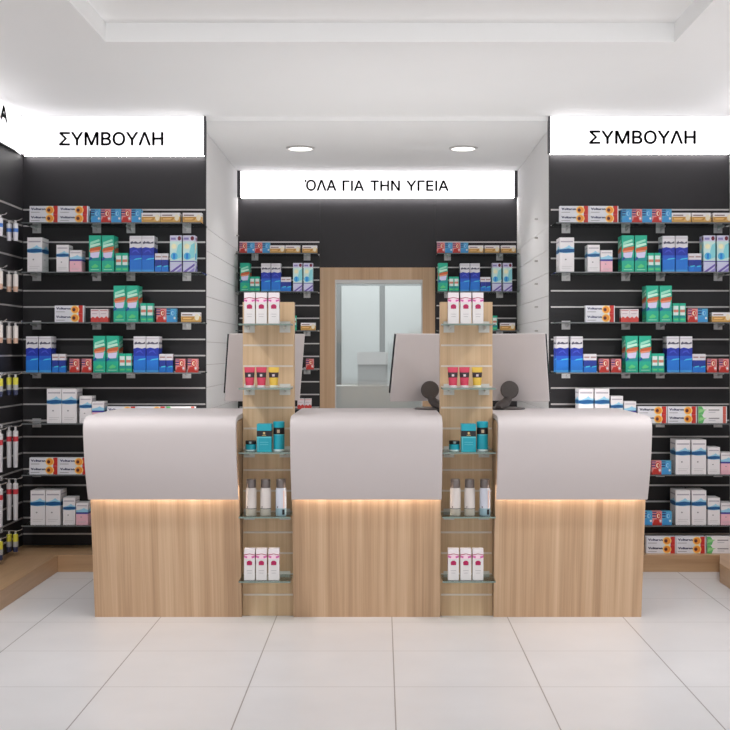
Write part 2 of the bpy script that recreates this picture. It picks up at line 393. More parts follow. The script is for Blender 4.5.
# downlights
dl = None
for i, px in enumerate((300.5, 463.3)):
    Y = 8.92
    if dl is None:
        dl = root('downlight', (sx(px, Y), Y, HN))
        mb = MB(); ro, ri = .108, .088; seg = 40
        prof = [(ro, 0), (ro, -.006), (ri, -.010), (ri, -.001)]
        rings = [[(r_ * math.cos(2 * math.pi * k / seg), r_ * math.sin(2 * math.pi * k / seg), z) for k in range(seg)] for r_, z in prof]
        for a, b in zip(rings[:-1], rings[1:]):
            for k in range(seg): mb.face([a[k], a[(k + 1) % seg], b[(k + 1) % seg], b[k]], RING, True)
        mb.build('trim_ring', dl)
        mb = MB(); mb.lathe([(.087, -.008), (.087, -.002)], LAMP, 40); mb.build('diffuser', dl); o = dl
    else:
        o = copy_tree(dl); o.location = (sx(px, Y), Y, HN)
    tag(o, 'round recessed downlight in the niche ceiling, the %s one' % ('left', 'right')[i], 'ceiling light', 'downlights in the niche ceiling')

# small pegs on the niche sides
PEG = pmat('peg_grey', (168, 162, 158), rough=.5)
peg = None
for side, X, px, ys in ((1, NR, 537.6, [219, 238, 261, 284, 307, 331]), (-1, NL, 236.3, [235.6, 252, 273, 294, 314])):
    Y = X * F / (px - PX)
    for n, py in enumerate(ys):
        mb = MB(); mb.box(-.02 if side > 0 else 0, 0 if side > 0 else .02, -.02, .02, -.004, .004, PEG)
        o = mb.build('shelf_peg', loc=(X, Y, sz(py, Y)))
        tag(o, 'small grey peg on the %s niche side wall, %s from the top' % ('right' if side > 0 else 'left', ['first', 'second', 'third', 'fourth', 'fifth', 'sixth'][n]), 'peg', 'pegs on the %s niche side wall' % ('right' if side > 0 else 'left'))

# ------------------------------------------------------------------ glass shelves
ORD = ['first', 'second', 'third', 'fourth', 'fifth', 'sixth', 'seventh', 'eighth']
def glass_shelf(x0, x1, ywall, depth, H, bxs, label, group, edge=WGEDGE, t=.008, BRACKET=BRACKET):
    r = root('glass_shelf', ((x0 + x1) / 2, ywall, H)); hw = (x1 - x0) / 2
    mb = MB(); mb.box(-hw, hw, -depth, -.0075, -t, 0, GLASS, front=edge); mb.build('glass_plate', r)
    for bx in bxs:
        x = bx - r.location.x
        mb = MB(); mb.box(x - .028, x + .028, -.006, -.002, -.042, .016, BRACKET)
        mb.prism_x([(-.0062, -t - .001), (-.0062, -.03), (-depth * .5, -t - .005), (-depth * .5, -t - .001)], x - .003, x + .003, BRACKET)
        mb.build('bracket', r)
    tag(r, label, 'shelf', group); return r
ROWS = [2.201, 1.887, 1.567, 1.247, .924, .598, .276]
SH_L = [(-2.29, -1.727, (-2.271, -1.876)), (-1.722, -1.15, (-1.652, -1.284))]
SH_R = [(1.105, 1.662, (1.21, 1.603)), (1.667, 2.235, (1.83, 2.21))]
for i, H in enumerate(ROWS):
    for j, (a, b, bs) in enumerate(SH_L):
        if j == 1 and i > 4: continue
        glass_shelf(a, b, Y1 - .002, .28, H, bs, 'glass shelf on left black wall, %s row from top, %s half' % (ORD[i], ('left', 'right')[j]), 'glass shelves left of the niche')
    for j, (a, b, bs) in enumerate(SH_R):
        if j == 0 and i > 4: continue
        glass_shelf(a, b, Y1 - .002, .28, H, bs, 'glass shelf on right black wall, %s row from top, %s half' % (ORD[i], ('left', 'right')[j]), 'glass shelves right of the niche')
NROWS = [h - .012 for h in ROWS[:5]]
for i, H in enumerate(NROWS):
    glass_shelf(NL + .012, DX0 - .01, Y2 - .002, .27, H, (sx(254, 10.0), sx(306.5, 10.0)), 'glass shelf in the niche left of door, %s from the top' % ORD[i], 'glass shelves in the niche left of the door')
    if i < 3: glass_shelf(DX1 + .01, NR - .012, Y2 - .002, .27, H, (sx(448, 10.0), sx(500.5, 10.0)), 'glass shelf in the niche right of door, %s from the top' % ORD[i], 'glass shelves in the niche right of the door')

# ------------------------------------------------------------------ reception desks
def desk(x0, x1, label):
    r = root('reception_desk', ((x0 + x1) / 2, 6.24, 0)); hw = (x1 - x0) / 2; o = 6.24
    def pr(l): return [(y - o, z) for y, z in l]
    mb = MB(); mb.prism_x(pr([(6.234, 0), (6.122, .70), (6.82, .70), (6.82, 0)]), -hw, hw, OAK); mb.build('wood_base', r)
    mb = MB(); mb.prism_x(pr([(6.122, .701), (6.095, .86), (6.075, 1.026), (6.82, 1.026), (6.82, .701)]), -hw + .002, hw - .002, OAK); mb.build('carcass', r)
    outer = [(6.082, .628), (6.05, .70), (6.022, .78), (6.0, .86), (5.987, .93), (5.981, .965), (5.979, .99), (5.981, 1.008), (5.988, 1.025), (6.0, 1.037), (6.018, 1.046), (6.042, 1.052), (6.075, 1.0545), (6.12, 1.0555), (6.5, 1.056), (6.86, 1.056)]
    inner = [(6.86, 1.031), (6.5, 1.031), (6.12, 1.030), (6.07, 1.028), (6.035, 1.021), (6.014, 1.008), (6.009, .99), (6.011, .965), (6.017, .93), (6.03, .86), (6.05, .78), (6.078, .70), (6.098, .628)]
    mb = MB(); mb.prism_x(pr(outer + inner), -hw, hw, SOLID, smooth=True)
    c = mb.build('countertop_shell', r)
    md = c.modifiers.new('edge', 'BEVEL'); md.width = .003; md.segments = 2; md.limit_method = 'ANGLE'; md.angle_limit = 1.0
    me = c.data
    mb = MB(); mb.box(-hw + .01, hw - .01, 6.100 - o, 6.116 - o, .652, .660, LED); mb.build('led_strip', r)
    tag(r, label, 'desk', 'reception desks'); return r
desk(-1.491, -.729, 'white and oak reception desk, leftmost of the three')
desk(-.459, .302, 'white and oak reception desk between the two display columns')
desk(.579, 1.347, 'white and oak reception desk, rightmost of the three')

# ------------------------------------------------------------------ oak display columns with glass shelves
YC = 6.265
def column(x0, x1, label, side):
    r = root('display_column', ((x0 + x1) / 2, YC, 0)); hw = (x1 - x0) / 2; top = sz(302, YC)
    sl = [1.52 - .1085 * k for k in range(0, 15)]
    mb = MB(); mb.box(-hw, hw, .008, .09, 0, top, OAKC)
    zs = [0.0] + [h for h in sl[::-1] if h > .02] + [top]
    for a, b in zip(zs[:-1], zs[1:]):
        mb.box(-hw, hw, 0, .008, a + (.005 if a > 0 else 0), b - (.005 if b < top else 0), OAKC)
    mb.build('panel', r); sm = None
    for h in zs[1:-1]:
        if sm is None:
            mb = MB(); mb.box(-hw + .004, hw - .004, -.001, .006, -.0045, .0045, pmat('pale_slot_strip', (224, 212, 200), rough=.4, metal=.0)); sm = mb.build('slot_strip', r, (0, 0, h))
        else:
            c = sm.copy(); COL.objects.link(c); c.parent = r; c.location = (0, 0, h)
    tag(r, label, 'display column', 'oak display columns between the desks')
    for i in range(5):
        H = 1.52 - .3255 * i
        glass_shelf(x0 + .002, x1 - .002, YC - .002, .2, H, (sx(249.5, YC) - x0 + x0 if side == 'left' else x0 + .045, x1 - .045),
                    'small glass shelf on the %s oak column, %s from the top' % (side, ORD[i]), 'glass shelves on the %s oak column' % side, edge=GEDGE, BRACKET=BRW)
column(-.727, -.461, 'slim oak display column between left and middle desks', 'left')
column(.304, .577, 'slim oak display column between middle and right desks', 'right')

# ------------------------------------------------------------------ monitors
def monitor(px, Y, mirror, label):
    r = root('monitor', (sx(px, Y), Y, 1.0562), math.radians(-24 if mirror else 24))
    s = -1 if mirror else 1
    W, Hh = .446, .39; T = Matrix.Translation((0, 0, .233)) @ Matrix.Rotation(math.radians(13), 4, 'X')
    # in the panel frame: back face looks to -y, z up the panel
    mb = MB()
    n = 6; e = .012
    mb.box(-W / 2, W / 2, -.006, .008, -Hh / 2, Hh / 2, MON); mb.xform(T); mb.build('back_shell', r, bevel=.004, seg=2)
    mb = MB(); mb.box(-W / 2 - .003, W / 2 + .003, .009, .023, -Hh / 2 + .045, Hh / 2 - .006, MONBLK); mb.xform(T); mb.build('screen', r, bevel=.002)
    # round hinge disc on the back
    mb = MB(); mb.lathe([(.044, 0), (.050, .004), (.051, .012), (.051, .022), (.046, .027)], STAND, 32)
    mb.xform(Matrix.Translation((-.014 * s, -.036, .108)) @ Matrix.Rotation(math.radians(-20 * s), 4, 'Z') @ Matrix.Rotation(math.radians(90), 4, 'X')); mb.build('hinge_disc', r)
    mb = MB(); mb.tube([(-.012 * s, -.034, .085), (-.006 * s, -.06, .048), (0, -.10, .028), (0, -.15, .018), (0, -.19, .012)], [.016, .021, .028, .028, .014], STAND, 16)
    for i in range(len(mb.v)):
        x, y, z = mb.v[i]; mb.v[i] = (x * 1.25, y, max(z, .0115))
    mb.build('stand_neck', r)
    mb = MB(); mb.lathe([(.10, 0), (.105, .004), (.10, .010), (.09, .0112)], FOOT, 40, cy=-.06, ax=1.05); mb.build('stand_base', r)
    # short arm from the disc to the shell
    mb = MB(); mb.tube([(0, -.034, .106), (0, .02, .14)], .018, STAND, 14); mb.build('hinge_arm', r)
    tag(r, label, 'monitor', 'monitors on the reception desks'); return r
monitor(265, 6.78, False, 'white-backed monitor behind the left oak column')
monitor(429, 6.78, False, 'white-backed monitor on the middle desk')
monitor(509, 6.78, True, 'white-backed monitor on the right desk')

# ------------------------------------------------------------------ products
def carton(name, w, h, d, bands, decals=(), sides=True, texts=()):
    """bands: (v0, v1, material) from the bottom up; decals on the front, repeated on both sides."""
    mb = MB(); hw, hd = w / 2, d / 2
    for a, b, m in bands:
        z0, z1 = a * h, b * h
        c = [(-hw, -hd), (hw, -hd), (hw, hd), (-hw, hd)]
        for i in range(4):
            p, q = c[i], c[(i + 1) % 4]
            mb.face([(p[0], p[1], z0), (q[0], q[1], z0), (q[0], q[1], z1), (p[0], p[1], z1)], m)
    mb.face([(-hw, hd, 0), (hw, hd, 0), (hw, -hd, 0), (-hw, -hd, 0)], bands[0][2])
    mb.face([(-hw, -hd, h), (hw, -hd, h), (hw, hd, h), (-hw, hd, h)], bands[-1][2])
    maps = [(lambda u, v, o: ((u - .5) * w, -hd - o, v * h))]
    if sides:
        maps.append(lambda u, v, o: (hw + o, (u - .5) * d, v * h)); maps.append(lambda u, v, o: (-hw - o, (.5 - u) * d, v * h))
    nd = len(decals)
    for mp in maps:
        for k, dc in enumerate(decals):
            off = .0004 + .00025 * k
            if dc[0] == 'e':
                _, cx, cy, rx, ry, m = dc
                mb.face([mp(cx + rx * math.cos(t * math.pi / 8), cy + ry * math.sin(t * math.pi / 8), off) for t in range(16)], m)
            elif dc[0] == 'r':
                _, u0, u1, v0, v1, m = dc
                mb.face([mp(u0, v0, off), mp(u1, v0, off), mp(u1, v1, off), mp(u0, v1, off)], m)
            else:
                mb.face([mp(u, v, off) for u, v in dc[1]], dc[2])
    for body, u0, u1, v0, v1, m in texts:
        add_text(mb, body, u0, u1, v0, v1, m, lambda u, v: maps[0](u, v, .0005 + .00025 * nd), bold=.03, res=1)
    o = mb.build(name); COL.objects.unlink(o)
    # bmesh recalculation may flip loose decals: harmless, the shading is two-sided
    return o
W = P(234, 230, 233); WB = P(226, 226, 234); RED = P(196, 44, 36); ORG = P(240, 150, 52); YEL = P(250, 214, 130); BRN = P(96, 40, 30)
NAVY = P(24, 30, 108); DBLUE = P(14, 84, 140); SKY = P(150, 206, 232); BLUE = P(20, 116, 212); ROYAL = P(24, 48, 166); CYAN = P(70, 200, 232)
TEAL = P(26, 176, 144); TEALD = P(14, 146, 150); MINT = P(150, 226, 200); LIME = P(90, 206, 130); LILAC = P(214, 208, 240); OR2 = P(206, 96, 52)
PINK = P(240, 186, 200); MAG = P(176, 18, 84); MAGL = P(214, 96, 168); GREY = P(150, 146, 150); TAN = P(196, 142, 66); CREAM = P(238, 226, 200); PURP = P(112, 92, 178)
AQUA = P(140, 214, 222); DRED = P(110, 22, 50); GREEN = P(96, 182, 104); LBLUE = P(60, 150, 214); INK = P(44, 44, 96)
KINDS = {}
KINDS['wide'] = (carton('medicine_carton', .1845, .0525, .045, [(0, 1, WB)],
    [('r', .82, .97, 0, 1, RED), ('e', .70, .5, .15, .5, YEL), ('e', .70, .5, .12, .40, ORG), ('e', .665, .5, .055, .21, BRN), ('r', .05, .35, .2, .27, GREY)],
    False, [('Voltaren', .05, .56, .5, .78, INK)]), 'wide white and red carton with orange swirl', 'box')
KINDS['green'] = (carton('medicine_carton', .182, .0525, .045, [(0, 1, W)],
    [('r', .86, .97, 0, 1, P(202, 96, 84)), ('p', [(0, 0), (.16, 0), (.22, .5), (.12, 1), (0, 1)], GREEN), ('p', [(.0, .2), (.1, .3), (.3, .62), (.05, .7)], P(150, 206, 140)), ('r', .36, .74, .5, .64, GREY), ('r', .36, .6, .25, .34, P(190, 190, 196))],
    False), 'wide white carton with green leaf print', 'box')
def cube(base, accent, name):
    return carton(name, .0625, .086, .05, [(0, .14, accent), (.14, 1, base)],
        [('r', .0, .42, .70, .80, NAVY), ('r', .0, .36, .52, .60, NAVY), ('r', .0, .42, .88, .95, NAVY), ('e', .62, .66, .26, .25, accent), ('e', .62, .66, .17, .17, CREAM if accent is RED else SKY), ('e', .66, .66, .09, .12, accent),
         ('p', [(.05, .14), (.75, .14), (.62, .42), (.2, .40)], accent), ('e', .82, .3, .1, .08, W)])
KINDS['cred'] = (cube(P(222, 140, 140), RED, 'toothpaste_box'), 'small red and white box', 'box')
KINDS['cblue'] = (cube(P(80, 164, 206), LBLUE, 'toothpaste_box'), 'small light blue box', 'box')
KINDS['orange'] = (carton('ointment_carton', .12, .062, .06, [(0, .12, TAN), (.12, .6, P(222, 178, 104)), (.6, 1, W)],
    [('p', [(.04, .2), (.62, .2), (.74, .56), (.04, .56)], TAN), ('e', .84, .5, .12, .32, CREAM), ('r', .06, .6, .70, .80, P(120, 84, 76)), ('p', [(.1, .3), (.5, .3), (.6, .45), (.1, .45)], P(236, 190, 120))]), 'low orange and white carton', 'box')
def whitebox(w, h, d, low, band, blab='medicine_box'):
    return carton(blab, w, h, d, [(0, .5 if low is not W else .62, low), (.5 if low is not W else .62, 1, W)],
        [('p', [(0, .56), (.5, .54), (1, .56), (1, .70), (.8, .72), (.65, .78), (.5, .73), (.2, .68), (0, .67)], SKY),
         ('p', [(0, .57), (.3, .555), (1, .57), (1, .66), (.6, .68), (0, .65)] if low is W else [(0, .50), (1, .50), (1, .58), (0, .58)], band),
         ('r', .08, .92, .86, .90, P(178, 172, 184)), ('e', .42, .36, .06, .022, GREY), ('r', .15, .85, .155, .165, P(196, 192, 194)), ('r', .15, .75, .10, .11, P(196, 192, 194))])
KINDS['white'] = (whitebox(.0925, .219, .15, W, DBLUE), 'tall white carton with blue band', 'box')
KINDS['mid'] = (whitebox(.077, .172, .11, W, DBLUE), 'medium white carton with blue band', 'box')
KINDS['pink'] = (whitebox(.076, .138, .10, PINK, P(60, 60, 150)), 'short white carton with pink lower half', 'box')
def tealbox(name, w, h, d):
    return carton(name, w, h, d, [(0, .4, TEAL), (.4, 1, TEAL)],
        [('r', 0, 1, .30, .41, TEALD), ('p', [(0, .34), (.25, .44), (.2, .38), (.3, .36), (0, .30)], P(28, 60, 160)),
         ('p', [(.08, .74), (.9, .84), (.86, .90), (.12, .82)], MINT), ('p', [(.1, .66), (.95, .74), (.9, .80), (.1, .74)], P(196, 238, 220)),
         ('p', [(.02, .55), (.98, .60), (1, .70), (.6, .68), (.1, .64)], OR2), ('p', [(.1, .52), (.9, .56), (.85, .60), (.15, .57)], P(230, 150, 120)),
         ('p', [(.12, .42), (.3, .38), (.8, .39), (.9, .55), (.12, .52)], LILAC), ('p', [(.2, .14), (.5, .22), (.8, .16), (.7, .12), (.3, .10)], LIME), ('r', .15, .85, .05, .07, MINT)])
KINDS['teal'] = (tealbox('tall_carton', .0765, .232, .13), 'tall green carton with orange streak', 'box')
KINDS['steal'] = (carton('small_carton', .0395, .12, .04, [(0, 1, TEAL)],
    [('r', .1, .88, .36, .86, P(214, 232, 230)), ('r', .1, .88, .52, .66, P(210, 130, 110)), ('r', .0, 1, .24, .34, TEALD), ('r', .15, .85, .1, .18, LIME)]), 'small green carton', 'box')
KINDS['blue'] = (carton('tall_carton', .077, .229, .12, [(0, .06, P(60, 150, 220)), (.06, .34, BLUE), (.34, .46, P(26, 88, 200)), (.46, .66, ROYAL), (.66, 1, P(222, 220, 226))],
    [('p', [(.0, .66), (.3, .69), (.7, .66), (1, .69), (1, .60), (.0, .60)], ROYAL), ('p', [(.3, .33), (1, .36), (1, .39), (.5, .37)], CYAN), ('p', [(.15, .52), (.5, .58), (.85, .5), (.6, .62), (.3, .60)], P(60, 80, 200)),
     ('p', [(.05, .81), (.22, .86), (.3, .82), (.5, .85), (.7, .81), (.95, .85), (.95, .79), (.6, .78), (.3, .79), (.1, .77)], P(86, 84, 104)), ('r', .0, 1, .93, .95, P(196, 190, 196))]), 'tall blue carton with white top', 'box')
KINDS['sblue'] = (carton('small_carton', .041, .117, .04, [(0, .3, BLUE), (.3, .66, P(28, 52, 150)), (.66, 1, P(222, 218, 224))],
    [('r', .1, .9, .78, .86, P(170, 140, 140)), ('p', [(.3, .26), (1, .3), (1, .36), (.3, .32)], CYAN)]), 'small blue carton with white top', 'box')
KINDS['aqua'] = (carton('tall_carton', .0745, .232, .10, [(0, .26, P(206, 206, 232)), (.26, .84, P(206, 232, 228)), (.84, 1, P(210, 208, 230))],
    [('e', .8, .92, .15, .06, DRED), ('e', .34, .70, .22, .075, P(240, 236, 196)), ('p', [(.5, .34), (1, .4), (1, .8), (.7, .74), (.55, .56)], AQUA), ('e', .36, .43, .3, .10, P(84, 184, 226)), ('r', .26, .46, .36, .5, P(30, 130, 214)),
     ('p', [(0, .27), (1, .27), (1, .30), (0, .30)], PURP), ('p', [(0, 0), (.3, 0), (1, .17), (1, .23)], PURP), ('p', [(.5, .0), (.9, .0), (1, .07), (1, .12)], P(150, 140, 210)), ('r', .08, .5, .88, .94, P(140, 130, 190))]), 'tall pale aqua carton with purple base', 'box')
KINDS['rw'] = (carton('small_carton', .055, .083, .05, [(0, .3, P(208, 64, 58)), (.3, 1, P(228, 216, 220))],
    [('p', [(0, .3), (.25, .42), (.5, .3), (.75, .46), (1, .3)], P(208, 64, 58)), ('r', .05, .9, .86, .92, P(190, 120, 120)), ('r', .15, .75, .62, .68, P(196, 176, 186))]), 'small white and red carton', 'box')

PROD = []
SIZES = {k: (v[0].dimensions.x, v[0].dimensions.y, v[0].dimensions.z) for k, v in KINDS.items()}
DIM = {'wide': (.1845, .045, .0525), 'green': (.182, .045, .0525), 'cred': (.0625, .05, .086), 'cblue': (.0625, .05, .086), 'orange': (.12, .06, .062), 'white': (.0925, .15, .219), 'mid': (.077, .11, .172),
       'pink': (.076, .10, .138), 'teal': (.0765, .13, .232), 'steal': (.0395, .04, .12), 'blue': (.077, .12, .229), 'sblue': (.041, .04, .117), 'aqua': (.0745, .10, .232), 'rw': (.055, .05, .083)}
def put(kind, px0, px1, H, Yf, disp, row, lev=0):
    src, look, cat = KINDS[kind]; w, d, h = DIM[kind]
    o = src.copy(); COL.objects.link(o)
    o.location = (sx((px0 + px1) / 2, Yf), Yf + d / 2 + random.uniform(0, .003), H + .0006 + lev * (h + .0006))
    o.rotation_euler = (0, 0, math.radians(random.uniform(-.35, .35)))
    PROD.append([o, look, cat, disp, row, o.location.x, lev]); return o
def row(H, Yf, disp, rw, items):
    for it in items:
        k, a, b = it[:3]
        for lev in range(it[3] if len(it) > 3 else 1): put(k, a, b, H, Yf, disp, rw, lev)
YF = 7.64
LW, RW = 'left wall shelves', 'right wall shelves'
row(ROWS[0], YF, LW, 0, [('wide', 29.5, 58.5, 2), ('wide', 58.8, 87.8, 2), ('cblue', 90.8, 100.6), ('cred', 101, 110.8), ('cblue', 111.2, 121), ('cred', 121.4, 131.2), ('cblue', 131.6, 141), ('orange', 141.5, 160.3), ('orange', 161, 179.8), ('orange', 182.5, 201.5)])
row(ROWS[1], YF, LW, 1, [('white', 27.3, 41.8), ('mid', 56.3, 68.5), ('pink', 69.5, 81.5), ('teal', 89, 101), ('teal', 101.8, 113.8), ('steal', 115.6, 121.6), ('steal', 122, 128), ('blue', 129.5, 141.6), ('blue', 142, 154.1), ('sblue', 155, 161.4), ('sblue', 161.7, 168.1), ('aqua', 170, 181.6), ('aqua', 183, 194.6)])
row(ROWS[2], YF, LW, 2, [('wide', 54.5, 83.8, 2), ('rw', 90.8, 99.2), ('rw', 99.6, 108.2), ('teal', 113.6, 125.6), ('teal', 126.2, 138.2), ('steal', 140.4, 146.6), ('steal', 147, 153.2), ('cred', 156.5, 166.3), ('cblue', 166.5, 176.3), ('orange', 181, 200)])
row(ROWS[3], YF, LW, 3, [('blue', 26, 38.1), ('blue', 38.9, 51), ('sblue', 52, 58.4), ('sblue', 59, 65.4), ('cred', 69.5, 79.3), ('cred', 81.5, 91.3), ('teal', 93.3, 105.3), ('teal', 106.4, 118.4), ('steal', 119.2, 125.4), ('steal', 125.6, 131.8), ('blue', 133.5, 145.6), ('blue', 146.4, 158.5), ('sblue', 159.3, 165.7), ('sblue', 166.2, 172.6), ('cred', 175.5, 185.3), ('cred', 187.6, 197.4)])
row(ROWS[4], YF, LW, 4, [('white', 47, 61.5), ('white', 62, 76.5), ('mid', 79.5, 91.6), ('pink', 92, 104), ('wide', 107, 136, 2), ('wide', 136.5, 165.5, 2), ('green', 166.5, 195, 2)])
row(ROWS[5], YF, LW, 5, [('wide', 29.3, 58.3, 2), ('wide', 58.6, 87.6, 2)])
row(ROWS[6], YF, LW, 6, [('white', 30.5, 45), ('white', 45.8, 60.3), ('mid', 63, 75), ('pink', 76, 88)])
row(ROWS[0], YF, RW, 0, [('wide', 560, 589, 2), ('wide', 589.4, 618.4, 2), ('cblue', 622, 631.8), ('cred', 632.2, 642), ('cblue', 642.4, 652), ('cred', 652.2, 661.8), ('cblue', 662, 671.6), ('orange', 672, 690.8), ('orange', 692, 710.8), ('orange', 713.5, 732.3)])
row(ROWS[1], YF, RW, 1, [('white', 559.7, 574.2), ('mid', 587.8, 599.8), ('pink', 600.6, 612.6), ('teal', 622, 634), ('teal', 635, 647), ('steal', 648, 654.2), ('steal', 654.6, 660.8), ('blue', 662.8, 674.9), ('blue', 675.8, 687.9), ('sblue', 688.6, 694.8), ('sblue', 695.2, 701.4), ('aqua', 703.8, 715.4), ('aqua', 717.2, 728.8)])
row(ROWS[2], YF, RW, 2, [('wide', 585.8, 614.8, 2), ('rw', 621, 629.6), ('rw', 630, 638.6), ('teal', 646.6, 658.6), ('teal', 659.8, 671.8), ('steal', 673, 679.2), ('steal', 679.5, 685.7), ('cred', 688, 697.8), ('cblue', 698, 707.8), ('orange', 712.2, 731)])
row(ROWS[3], YF, RW, 3, [('blue', 556.4, 568.5), ('blue', 570.8, 582.9), ('sblue', 583.7, 590), ('sblue', 590.2, 596.5), ('cred', 599.3, 609.1), ('cred', 611.4, 621.2), ('teal', 626, 638), ('teal', 639.2, 651.2), ('steal', 652, 658), ('steal', 658.2, 664.2), ('blue', 667.2, 679.3), ('blue', 680.2, 692.3), ('sblue', 692.8, 699), ('sblue', 699.3, 705.5), ('cred', 707.2, 717), ('cred', 719.2, 729)])
row(ROWS[4], YF, RW, 4, [('white', 579, 593.5), ('white', 594.8, 609.3), ('mid', 611, 623), ('pink', 624.2, 636.2), ('wide', 638, 667), ('wide', 667.8, 696.8), ('green', 698.4, 726.8)])
for k, a, b in (('wide', 638, 667), ('wide', 667.8, 696.8), ('green', 698.4, 726.8)): put(k, a, b, ROWS[4], YF, RW, 4, 1)
row(ROWS[5], YF, RW, 5, [('cred', 652, 661.4), ('cblue', 661.8, 671.2), ('white', 675.8, 690.3), ('white', 691.8, 706.3), ('mid', 708, 720), ('pink', 721, 733)])
row(ROWS[6], YF, RW, 6, [('cblue', 643, 652.4), ('cred', 652.6, 662), ('cblue', 662.2, 671.6), ('white', 675.8, 690.3), ('white', 691.8, 706.3), ('mid', 708, 720), ('pink', 721, 733)])
row(PH, 7.565, RW, 7, [('wide', 646.6, 675.8, 2), ('wide', 676.4, 705.8, 2), ('green', 707, 736, 2)])
NLW, NRW = 'niche shelves left of door', 'niche shelves right of door'
YNF = 9.835
row(NROWS[0], YNF, NLW, 0, [('cred', 239.6, 247), ('cblue', 247.1, 254.6), ('cred', 254.8, 262.2), ('cblue', 262.4, 269.6), ('orange', 270, 284.4), ('orange', 285.6, 300), ('orange', 302.4, 317)])
row(NROWS[1], YNF, NLW, 1, [('teal', 240.2, 249.5), ('steal', 249.9, 254.6), ('steal', 255, 259.7), ('blue', 261.2, 270.6), ('blue', 271.2, 280.6), ('sblue', 281, 285.8), ('sblue', 286, 290.8), ('aqua', 293, 302.2), ('aqua', 303.6, 312.6)])
row(NROWS[2], YNF, NLW, 2, [('steal', 286.5, 291.4), ('steal', 291.6, 296.4), ('orange', 300.8, 315.4)])
row(NROWS[3], YNF, NLW, 3, [('cred', 306, 313.6)])
row(NROWS[4], YNF, NLW, 4, [('rw', 297.4, 304.2), ('rw', 304.6, 311.4)])
row(NROWS[0], YNF, NRW, 0, [('cred', 437.2, 444.8), ('cblue', 445, 452.6), ('cred', 452.8, 460.4), ('cblue', 460.6, 468.2), ('orange', 468.8, 483.4), ('orange', 484.8, 499.4), ('orange', 501.2, 515.8)])
row(NROWS[1], YNF, NRW, 1, [('teal', 438.3, 447.7), ('steal', 449, 453.8), ('steal', 454.1, 458.9), ('blue', 460.2, 469.6), ('blue', 470.4, 479.8), ('sblue', 480.6, 485.4), ('sblue', 485.7, 490.5), ('aqua', 492.2, 501.4), ('aqua', 503, 512.2)])
row(NROWS[2], YNF, NRW, 2, [('steal', 487.4, 492.2), ('steal', 492.5, 497.3), ('orange', 500.4, 515)])
# labels that single out each carton
groups = {}
for p in PROD: groups.setdefault((p[1], p[3], p[4]), []).append(p)
RN = ['top', 'second', 'third', 'fourth', 'fifth', 'sixth', 'seventh', 'bottom']
for (look, disp, rw), ps in groups.items():
    xs = sorted(set(round(p[5], 3) for p in ps)); n = len(xs); stacked = any(p[6] for p in ps)
    for p in ps:
        i = xs.index(round(p[5], 3))
        if n == 1: pos = ''
        elif n == 2: pos = ('left', 'right')[i]
        elif n == 3: pos = ('left', 'middle', 'right')[i]
        else: pos = ORD[i] + ' from left'
        if stacked: pos = ('upper ' if p[6] else 'lower ') + pos
        pos = pos.strip()
        lab = look + ((', ' + pos + ' one') if pos else '') + ', ' + RN[rw] + ' row, ' + disp
        tag(p[0], lab, p[2], '%s pieces on the %s' % (look, disp))

# ------------------------------------------------------------------ goods on the oak columns
CY = 6.085     # front of the goods
def at(px): return sx(px, CY)
def stick(o, H, px): o.location = (at(px), CY + .03, H + .0006); return o
COLS = [('left', 0.0), ('right', 0.0)]
lotion = carton('lotion_carton', .0545, .158, .042, [(0, .68, P(226, 222, 222)), (.68, .80, P(240, 214, 226)), (.80, 1, P(236, 228, 232))],
    [('p', [(0, .79), (.5, .83), (1, .79), (1, .815), (.5, .85), (0, .82)], MAG), ('p', [(0, .73), (.25, .70), (.3, .76), (0, .78)], MAGL), ('p', [(1, .73), (.72, .70), (.68, .76), (1, .78)], MAGL), ('p', [(.3, .68), (.7, .68), (.62, .79), (.38, .79)], P(248, 214, 230)),
     ('e', .5, .55, .26, .075, MAG), ('r', .26, .74, .48, .56, MAG), ('r', .25, .75, .30, .31, GREY), ('r', .3, .7, .22, .23, GREY)])
XS = {'left': (249.3, 261.2, 273.6), 'right': (453.6, 466, 478.2)}
for sd in ('left', 'right'):
    for lvl, H in ((0, 1.52), (4, 1.52 - .3255 * 4)):
        for i, px in enumerate(XS[sd]):
            o = lotion.copy(); COL.objects.link(o); stick(o, H, px)
            tag(o, 'white and pink lotion carton, %s of three, %s shelf of %s oak column' % (('left', 'middle', 'right')[i], ('top', 'bottom')[lvl // 4], sd), 'box', 'lotion cartons on the oak columns')

def tube_mesh(body, cap, ink):
    r = root('cream_tube'); hgt = .104
    mb = MB(); seg = 20; rings = []
    for t in range(8):
        f = t / 7; z = .012 + f * (hgt - .012); rx = .0205 + .0065 * f; ry = .018 * (1 - f) ** .8 + .0015
        rings.append([(rx * math.cos(2 * math.pi * k / seg), ry * math.sin(2 * math.pi * k / seg), z) for k in range(seg)])
    for i, (a, b) in enumerate(zip(rings[:-1], rings[1:])):
        for k in range(seg): mb.face([a[k], a[(k + 1) % seg], b[(k + 1) % seg], b[k]], ink if i in (3, 4) else body, True)
    mb.face(rings[0][::-1], body); mb.face(rings[-1], body)
    o = mb.build('tube_body', r)
    mb = MB(); mb.face([(-.006, -.0165, .057), (.006, -.0165, .057), (.006, -.0165, .068), (-.006, -.0165, .068)], P(216, 196, 200)); mb.build('emblem', o)
    mb = MB(); mb.lathe([(.0195, 0), (.0205, .002), (.0205, .010), (.019, .0118)], cap, 20); mb.build('cap', r)
    return r
PK = P(200, 56, 84); BLK = P(44, 30, 38); YL = P(216, 178, 66)
tp, ty = tube_mesh(PK, P(236, 226, 228), BLK), tube_mesh(YL, P(232, 234, 214), BLK)
for t_, first in ((tp, True), (ty, True)): pass
seq = []
